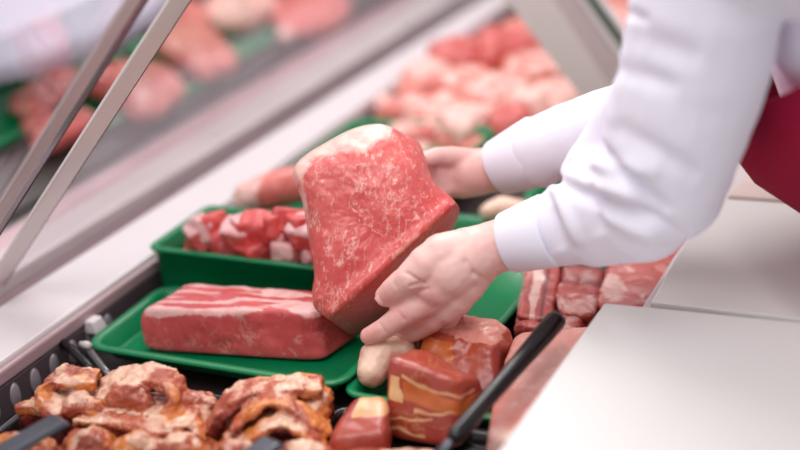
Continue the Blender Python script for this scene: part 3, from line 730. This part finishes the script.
o = bevelled('rail_clip', [(-.9725, 1.128, .028), (-.955, 1.128, .028), (-.955, 1.150, .028), (-.9725, 1.150, .028), (-.9725, 1.130, .043), (-.960, 1.130, .043), (-.960, 1.148, .043), (-.9725, 1.148, .043)], M_white, None, .002)
tag(o, 'small white clip on the inner face of the rail above the tongs', 'clip')
# ------------------------------------------------------------------ held beef
def side(px, py, a, b):  # signed px distance from line a->b, positive to the right/below
    (x0, y0), (x1, y1) = a, b; L_ = math.hypot(x1-x0, y1-y0); return ((px-x0)*(y1-y0)-(py-y0)*(x1-x0))/L_*-1
DB = 1.475
def beef_depth(x, y):
    d = DB - .00012*(y-230)
    s1 = -side(x, y, (456, 203), (330, 318))     # below right of the ridge turns away
    if s1 > 0: d += min(s1, 34)*.0021
    s2 = side(x, y, (394, 128), (424, 178)) if y < 190 else -1
    s3 = (x-(392+max(0, (y-128))*.62))
    if y < 205 and s3 > 0: d += min(s3, 30)*.0010*(1 if y < 180 else (205-y)/25)
    if y < 165: d += (165-y)*.0004
    dd = abs(s1+4); d -= .005*math.exp(-(dd/6)**2)*(1+.6*nz((x*.05, y*.05, 0), 1, 9))
    d += .004*nz((x*.022, y*.03, 0), 1, 3)+.0009*nz((x*.09, y*.11, 0), 1, 5)
    return d
beef_out = [(293, 176), (297, 163), (310, 152), (325, 143), (345, 132), (362, 126), (380, 124), (393, 128), (408, 136), (420, 144), (425, 157), (430, 173), (437, 186), (450, 196), (459, 208), (457, 222),
            (448, 238), (432, 258), (412, 285), (396, 308), (380, 326), (366, 333), (351, 335), (338, 326), (325, 317), (314, 307), (312, 292), (314, 275), (311, 255), (308, 236), (305, 215), (301, 198)]
def beef_fat(x, y, s):
    if s > 0: return .3
    yc = np.interp(x, [290, 300, 310, 340, 365, 390, 398], [196, 178, 162, 152, 150, 136, 104])
    f = (yc-y)/30+.5
    s1 = -side(x, y, (456, 203), (330, 318)); f = max(f, .42*math.exp(-((s1+2)/4)**2) if x > 350 else 0)
    e = (x-(300+(y-170)*.12)); f = max(f, .5*math.exp(-((e)/6)**2)) if y < 260 else f
    return max(0, min(1, f))
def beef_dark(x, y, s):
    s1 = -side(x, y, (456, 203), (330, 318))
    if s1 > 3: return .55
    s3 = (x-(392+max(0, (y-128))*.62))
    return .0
o = ring_slab('beef_joint', beef_out, M_beef, beef_depth, .052, prof=5, rings=60, samples=240, amp=.0008, ns=150, fat=beef_fat, dark=beef_dark, center=(375, 225))
tag(o, 'large marbled raw beef joint held up in both hands', 'meat')

# ------------------------------------------------------------------ the butcher
def jp(x, y, d, rpx): return (tuple(atd(x, y, d)), rpx*d/F)
def chain(*js): return caps([jp(*j) for j in js])
person = empty('person', (.06, 1.46, -.869)); tag(person, 'person in white shirt and crimson apron leaning over the case, holding beef in both hands', 'person')
hand_parts = [
    # near arm: forearm, wrist, back of the hand
    chain((640, 205, 1.33, 28), (560, 232, 1.385, 28), (505, 244, 1.415, 27), (486, 250, 1.42, 27), (468, 256, 1.42, 29)),
    chain((484, 252, 1.42, 26), (464, 260, 1.416, 30), (448, 270, 1.414, 29), (436, 284, 1.418, 24)),
    chain((474, 262, 1.425, 27), (464, 282, 1.425, 23), (455, 297, 1.428, 19), (446, 308, 1.432, 16)),
    chain((448, 262, 1.415, 26), (438, 284, 1.418, 22), (428, 300, 1.424, 17)),
    # thumb: thenar, two bones, tip on the near face of the meat
    chain((460, 252, 1.413, 23), (442, 256, 1.410, 23), (426, 264, 1.406, 19), (410, 278, 1.406, 15.5), (396, 288, 1.418, 13.5), (386, 296, 1.430, 11.3)),
    # index finger along the lower edge
    chain((430, 298, 1.422, 16), (414, 308, 1.422, 14), (398, 319, 1.428, 12.4), (382, 330, 1.438, 10.8), (369, 336, 1.448, 9.2)),
    chain((434, 304, 1.428, 13), (418, 315, 1.434, 11), (402, 325, 1.444, 9.5)),
    # middle, ring and little finger curl under the meat
    chain((444, 306, 1.43, 14), (432, 320, 1.438, 12.5), (416, 330, 1.450, 11.2), (398, 337, 1.472, 10), (386, 334, 1.494, 9)),
    chain((454, 302, 1.437, 14), (448, 317, 1.452, 12), (436, 325, 1.470, 11), (420, 330, 1.492, 9.8), (408, 322, 1.512, 8.5)),
    chain((466, 290, 1.437, 14), (462, 302, 1.455, 11.5), (454, 311, 1.475, 10), (442, 315, 1.497, 9), (432, 308, 1.512, 8)),
]
far_parts = [
    chain((605, 136, 1.52, 25), (540, 152, 1.56, 26), (500, 168, 1.595, 24), (484, 171, 1.60, 23), (468, 172, 1.60, 23.5)),
    chain((484, 168, 1.60, 20), (462, 168, 1.60, 19), (445, 164, 1.598, 14), (434, 160, 1.592, 11)),
    chain((480, 178, 1.60, 18), (462, 182, 1.60, 17), (448, 184, 1.60, 14), (438, 182, 1.59, 12)),
    chain((466, 174, 1.60, 20), (448, 174, 1.60, 17), (436, 172, 1.59, 13)),
    chain((436, 160, 1.592, 10.5), (418, 160, 1.585, 9), (402, 164, 1.572, 8.2), (390, 168, 1.568, 7.6)),
    chain((438, 170, 1.592, 10.5), (418, 174, 1.582, 9), (400, 178, 1.572, 8.2), (386, 182, 1.570, 7.4)),
    chain((440, 180, 1.592, 10), (422, 188, 1.582, 8.8), (404, 194, 1.574, 8), (390, 200, 1.572, 7)),
    chain((446, 188, 1.592, 10), (432, 200, 1.58, 8.2), (418, 208, 1.574, 7.2), (406, 214, 1.572, 6.5)),
    chain((470, 160, 1.595, 12), (452, 157, 1.585, 11), (436, 156, 1.57, 9), (424, 160, 1.556, 7.5)),
]
A1, F1, N1 = fuse(hand_parts, .0019, 7, .5)
A2_, F2, N2 = fuse(far_parts, .0022, 7, .5)
# knuckle and thumb creases, veins of tone
def px_of(p):
    c_ = M3.T@(np.array(p)-CAM); return 400+F*c_[0]/c_[2], 225+F*c_[1]/c_[2]
def crease(p):
    x, y = px_of(p); v = 0.
    for (xa, ya), (xb, yb), w_, dp in (((407, 273), (420, 281), 1.5, .0016), ((410, 286), (424, 283), 1.6, .0014), ((411, 293), (428, 289), 1.6, .0012), ((466, 262), (474, 274), 3., .0010), ((474, 274), (488, 281), 3., .0012),
                                  ((465, 252), (466, 262), 3., .0004), ((394, 283), (400, 294), 1.3, .0005), ((398, 312), (404, 320), 1.4, .0008), ((380, 324), (386, 333), 1.3, .0007)):
        dx, dy = xb-xa, yb-ya; t = max(0, min(1, ((x-xa)*dx+(y-ya)*dy)/(dx*dx+dy*dy))); q = math.hypot(x-xa-t*dx, y-ya-t*dy)
        v -= 1.7*dp*math.exp(-(q/w_)**2)
    return v
X1 = A1+N1*np.array([crease(p)+.0004*nz(p, 130, 2) for p in A1])[:, None]
red1 = []
for p in X1:
    x, y = px_of(p); r = .12
    for cx, cy, rr in ((384, 298, 12), (366, 337, 14), (428, 298, 12), (426, 326, 16), (400, 316, 10)): r += .5*math.exp(-((x-cx)**2+(y-cy)**2)/(rr*rr))
    red1.append(min(1, r))
# hidden rest of the body: torso, neck, head and legs, one skin with the arms
LS = (-.235, 1.17, .50); RS = (-.215, 1.56, .48)
bodyp = [caps([((.02, 1.46, .03), .12), ((-.025, 1.45, .15), .11), ((-.12, 1.42, .29), .12), ((-.16, 1.38, .42), .115), ((-.20, 1.37, .50), .07), ((-.235, 1.37, .57), .052), ((-.26, 1.37, .63), .055)]),
         caps([((.03, 1.38, .02), .10), ((.04, 1.35, -.38), .062), ((.06, 1.34, -.79), .042), ((-.01, 1.33, -.835), .033)]),
         caps([((.03, 1.54, .02), .10), ((.08, 1.57, -.38), .062), ((.13, 1.58, -.79), .042), ((.06, 1.59, -.835), .033)]),
         caps([((-.17, 1.30, .46), .07), (LS, .058), (tuple(atd(655, 175, 1.30)), .034)]),
         caps([((-.17, 1.46, .46), .07), (RS, .055), (tuple(atd(640, 130, 1.49)), .032)]),
         caps([((-.275, 1.37, .67), .078), ((-.29, 1.37, .715), .088), ((-.265, 1.37, .75), .088)]),
         caps([((-.345, 1.37, .66), .03), ((-.335, 1.37, .63), .032)]), caps([((-.374, 1.37, .695), .012), ((-.388, 1.37, .675), .013)]),
         caps([((-.27, 1.28, .70), .012), ((-.265, 1.278, .72), .014)]), caps([((-.27, 1.46, .70), .012), ((-.265, 1.462, .72), .014)]),
         ]
A3_, F3, N3 = fuse(bodyp, .009, 10, .5)
V = np.concatenate([X1, A2_, A3_]); Fa = list(F1)+[[i+len(X1) for i in f] for f in F2]+[[i+len(X1)+len(A2_) for i in f] for f in F3]
link('body', V, Fa, M_skin, person, attrs={'fat': red1+[.3]*len(A2_)+[.2]*len(A3_)})
# thumb nail
def nail(c2, dirx, diry, d, lng, wid):
    L0 = math.hypot(dirx, diry); ux, uy = dirx/L0, diry/L0; V = []; n = 9
    for i in range(n):
        for j in range(n):
            a_ = (i/(n-1)*2-1); b_ = (j/(n-1)*2-1); k = math.sqrt(max(0, 1-abs(a_)**3*.35)); 
            x = c2[0]+ux*a_*lng+(-uy)*b_*wid*k; y = c2[1]+uy*a_*lng+ux*b_*wid*k
            V.append(atd(x, y, d+.0016*b_*b_+.0010*a_*a_))
    Fc = [[i*n+j, i*n+j+1, (i+1)*n+j+1, (i+1)*n+j] for i in range(n-1) for j in range(n-1)]
    return link('fingernail', V, Fc, M_nail, person)

nail((381.5, 298.5), -10, 8.5, 1.4197, 5.5, 5.5)
# sleeves: cloth shells over the arms
def cloth(name, parts, mat, voxel, smooth, fold, parent, clip=None):
    A, Fo, Nn = fuse(parts, voxel, smooth)
    X = A+Nn*np.array([fold(p) for p in A])[:, None]
    return link(name, X, Fo, mat, parent)
def sleeve_fold(p):
    x, y = px_of(p)
    v = .0022*fbm(p, 11, 3)
    # folds running round the bend of the elbow and down the forearm
    for (xa, ya), (xb, yb), w_, h_ in (((598, 148), (668, 214), 7, -.008), ((560, 182), (650, 226), 7, -.006), ((590, 175), (600, 235), 6, -.004), ((548, 200), (562, 250), 7, -.004), ((620, 130), (700, 178), 10, -.004),
                                  ((610, 196), (690, 236), 5, -.005), ((572, 178), (640, 198), 9, .005), ((580, 160), (660, 172), 9, .004), ((556, 190), (580, 246), 6, .004), ((600, 210), (660, 240), 8, .005),
                                  ((640, 40), (700, 60), 14, -.003), ((620, 70), (680, 90), 10, -.003), ((625, 12), (648, 22), 5, -.003)):
        dx, dy = xb-xa, yb-ya; t = max(0, min(1, ((x-xa)*dx+(y-ya)*dy)/(dx*dx+dy*dy))); q = math.hypot(x-xa-t*dx, y-ya-t*dy)
        v += 1.5*h_*math.exp(-(q/w_)**2)*math.sin(math.pi*min(1, max(.12, t)))**.5
    return v
near_sleeve = [chain((536, 236, 1.405, 34), (570, 224, 1.385, 41), (605, 208, 1.36, 53), (648, 190, 1.325, 62), (672, 160, 1.30, 64)),
               chain((660, 180, 1.31, 66), (680, 120, 1.27, 72), (696, 60, 1.235, 76), (706, 0, 1.20, 78), (716, -60, 1.17, 76), (735, -110, 1.15, 66)),
               chain((600, 222, 1.37, 46), (640, 208, 1.34, 56)), chain((580, 175, 1.40, 20), (620, 130, 1.37, 32), (650, 100, 1.33, 40)),]
far_sleeve = [chain((540, 152, 1.56, 35), (570, 142, 1.54, 39), (605, 132, 1.515, 43), (640, 124, 1.49, 46)), caps([(tuple(atd(640, 124, 1.49)), .046), ((-.30, 1.5, .36), .060), (RS, .072)])]
torso_cl = [caps([((.02, 1.46, .05), .125), ((-.025, 1.45, .15), .12), ((-.12, 1.42, .29), .130), ((-.16, 1.38, .42), .125), ((-.20, 1.37, .49), .078)]),
            caps([((-.17, 1.28, .46), .082), (LS, .08)]), caps([((-.17, 1.48, .46), .082), (RS, .075)]),
            caps([((-.10, 1.36, .29), .115), ((-.14, 1.30, .40), .11)]), caps([((-.10, 1.49, .29), .115), ((-.14, 1.47, .40), .11)])]
shirt = cloth('shirt', near_sleeve+far_sleeve+torso_cl, M_shirt, .0034, 11, sleeve_fold, person)
def cuff(name, j0, j1, r0, r1, parent):
    p0, p1 = np.array(atd(*j0)), np.array(atd(*j1)); t = (p1-p0)/np.linalg.norm(p1-p0)
    u = np.cross(t, [0, 0, 1.]); u /= np.linalg.norm(u); w = np.cross(u, t); V = []; Fc = []; n = 64
    prof = [(0, r0-.0035), (0.0, r0-.0005), (.03, r0+.0003), (.5, (r0+r1)/2+.0005), (.93, r1), (.97, r1-.0008), (1.0, r1-.003), (.97, r1-.005), (.5, (r0+r1)/2-.0035), (.03, r0-.004)]
    for a_, r in prof:
        for k in range(n):
            q = 2*math.pi*k/n; rr = r*(1+.02*math.sin(2*q+1)+.012*math.sin(3*q+a_*2)); V.append(list(p0+(p1-p0)*a_+u*rr*math.cos(q)+w*rr*math.sin(q)))
    m = len(prof)
    for i in range(m):
        for k in range(n): j = (k+1) % n; i2 = (i+1) % m; Fc.append([i*n+k, i*n+j, i2*n+j, i2*n+k])
    return link(name, V, Fc, M_shirt, parent)
cuff('cuff', (507, 243, 1.412), (552, 230, 1.392), 31.5*1.41/F, 38.5*1.39/F, shirt)
cuff('cuff', (498, 168, 1.592), (542, 150, 1.562), 29*1.59/F, 37*1.56/F, shirt)
# apron: a wrap shell round the waist
def wrap(name, axis, rr, mat, parent, a0, a1, th=.004):
    V = []; Fc = []; n = 48; m = len(axis)
    for s in (0, 1):
        for i, (p, r) in enumerate(axis):
            p = np.array(p); t = np.array(axis[min(i+1, m-1)][0])-np.array(axis[max(i-1, 0)][0]); t /= np.linalg.norm(t)
            u = np.array([0, 1., 0]); w = np.cross(u, t); w /= np.linalg.norm(w)
            for k in range(n):
                q = a0+(a1-a0)*k/(n-1); R_ = r+s*th+.003*math.sin(q*7+i*.3); V.append(list(p+u*R_*rr*math.sin(q)+w*R_*math.cos(q)))
    for s in (0, 1):
        for i in range(m-1):
            for k in range(n-1): b_ = s*m*n+i*n+k; Fc.append([b_, b_+1, b_+n+1, b_+n])
    o_ = m*n
    for i in range(m-1):
        for k in (0, n-1): a_ = i*n+k; Fc.append([a_, a_+n, a_+n+o_, a_+o_])
    for k in range(n-1):
        for i in (0, m-1): a_ = i*n+k; Fc.append([a_, a_+1, a_+1+o_, a_+o_])
    return link(name, V, Fc, mat, parent)
ax = [((.04, 1.465, -.35), .15), ((.03, 1.465, -.1), .145), ((.02, 1.46, .03), .14), ((-.025, 1.45, .15), .140), ((-.085, 1.44, .235), .152), ((-.135, 1.425, .29), .166), ((-.175, 1.41, .355), .168)]
apron = wrap('apron', ax, 1.2, M_apron, person, math.pi-1.9, math.pi+1.9)
tr = fuse([caps([((.03, 1.38, .01), .11), ((.04, 1.35, -.38), .085), ((.06, 1.34, -.77), .07)]), caps([((.03, 1.54, .01), .11), ((.08, 1.57, -.38), .085), ((.13, 1.58, -.77), .07)]), caps([((.02, 1.46, .0), .130), ((.02, 1.46, .04), .122)])], .009, 6)
link('trousers', tr[0], tr[1], M_trouser, person)
for sx, sy in ((.06, 1.34), (.13, 1.58)):
    f = fuse([caps([((sx+.03, sy, -.825), .042), ((sx-.06, sy, -.83), .038), ((sx-.13, sy, -.835), .033)])], .006, 4)
    link('shoe', f[0], f[1], M_black, person)
f = fuse([caps([((-.255, 1.37, .765), .095), ((-.225, 1.37, .73), .092), ((-.21, 1.37, .69), .075)])], .007, 5)
link('hair', f[0], f[1], M_hair, person)

# ------------------------------------------------------------------ light
w = bpy.data.worlds.new('world'); S.world = w; w.use_nodes = True
bg = w.node_tree.nodes['Background']; bg.inputs[0].default_value = (.93, .90, .93, 1); bg.inputs[1].default_value = .70
def area(name, loc, target, size, size_y, power, col):
    l = bpy.data.lights.new(name, 'AREA'); l.shape = 'RECTANGLE'; l.size = size; l.size_y = size_y; l.energy = power; l.color = col
    o = bpy.data.objects.new(name, l); C.objects.link(o); o.location = loc
    o.rotation_euler = (Vector(target)-Vector(loc)).to_track_quat('-Z', 'Y').to_euler(); return o
area('ceiling_lamp', (-1.2, 2.2, 1.9), (-.8, 1.5, 0), 2.2, 1.2, 30, (1, .96, .95))
area('ceiling_lamp', (-.9, .2, 1.9), (-.7, 1.2, 0), 1.6, 1.0, 18, (1, .97, .97))
area('highlight_strip', (-.95, 1.9, 1.05), (-.72, 1.35, 0), .07, 1.6, 6, (1, .95, .92))  # unseen strip light added for sharp highlights on the meats
area('highlight_strip', (-.35, .75, 1.35), (-.72, 1.2, 0), .10, .8, 4, (1, .97, .95))  # second added strip light, also out of view
S.view_settings.view_transform = 'Standard'; S.view_settings.look = 'None'; S.view_settings.exposure = -0.10; S.view_settings.gamma = 1.0
S.view_settings.use_curve_mapping = False
S.cycles.use_denoising = True
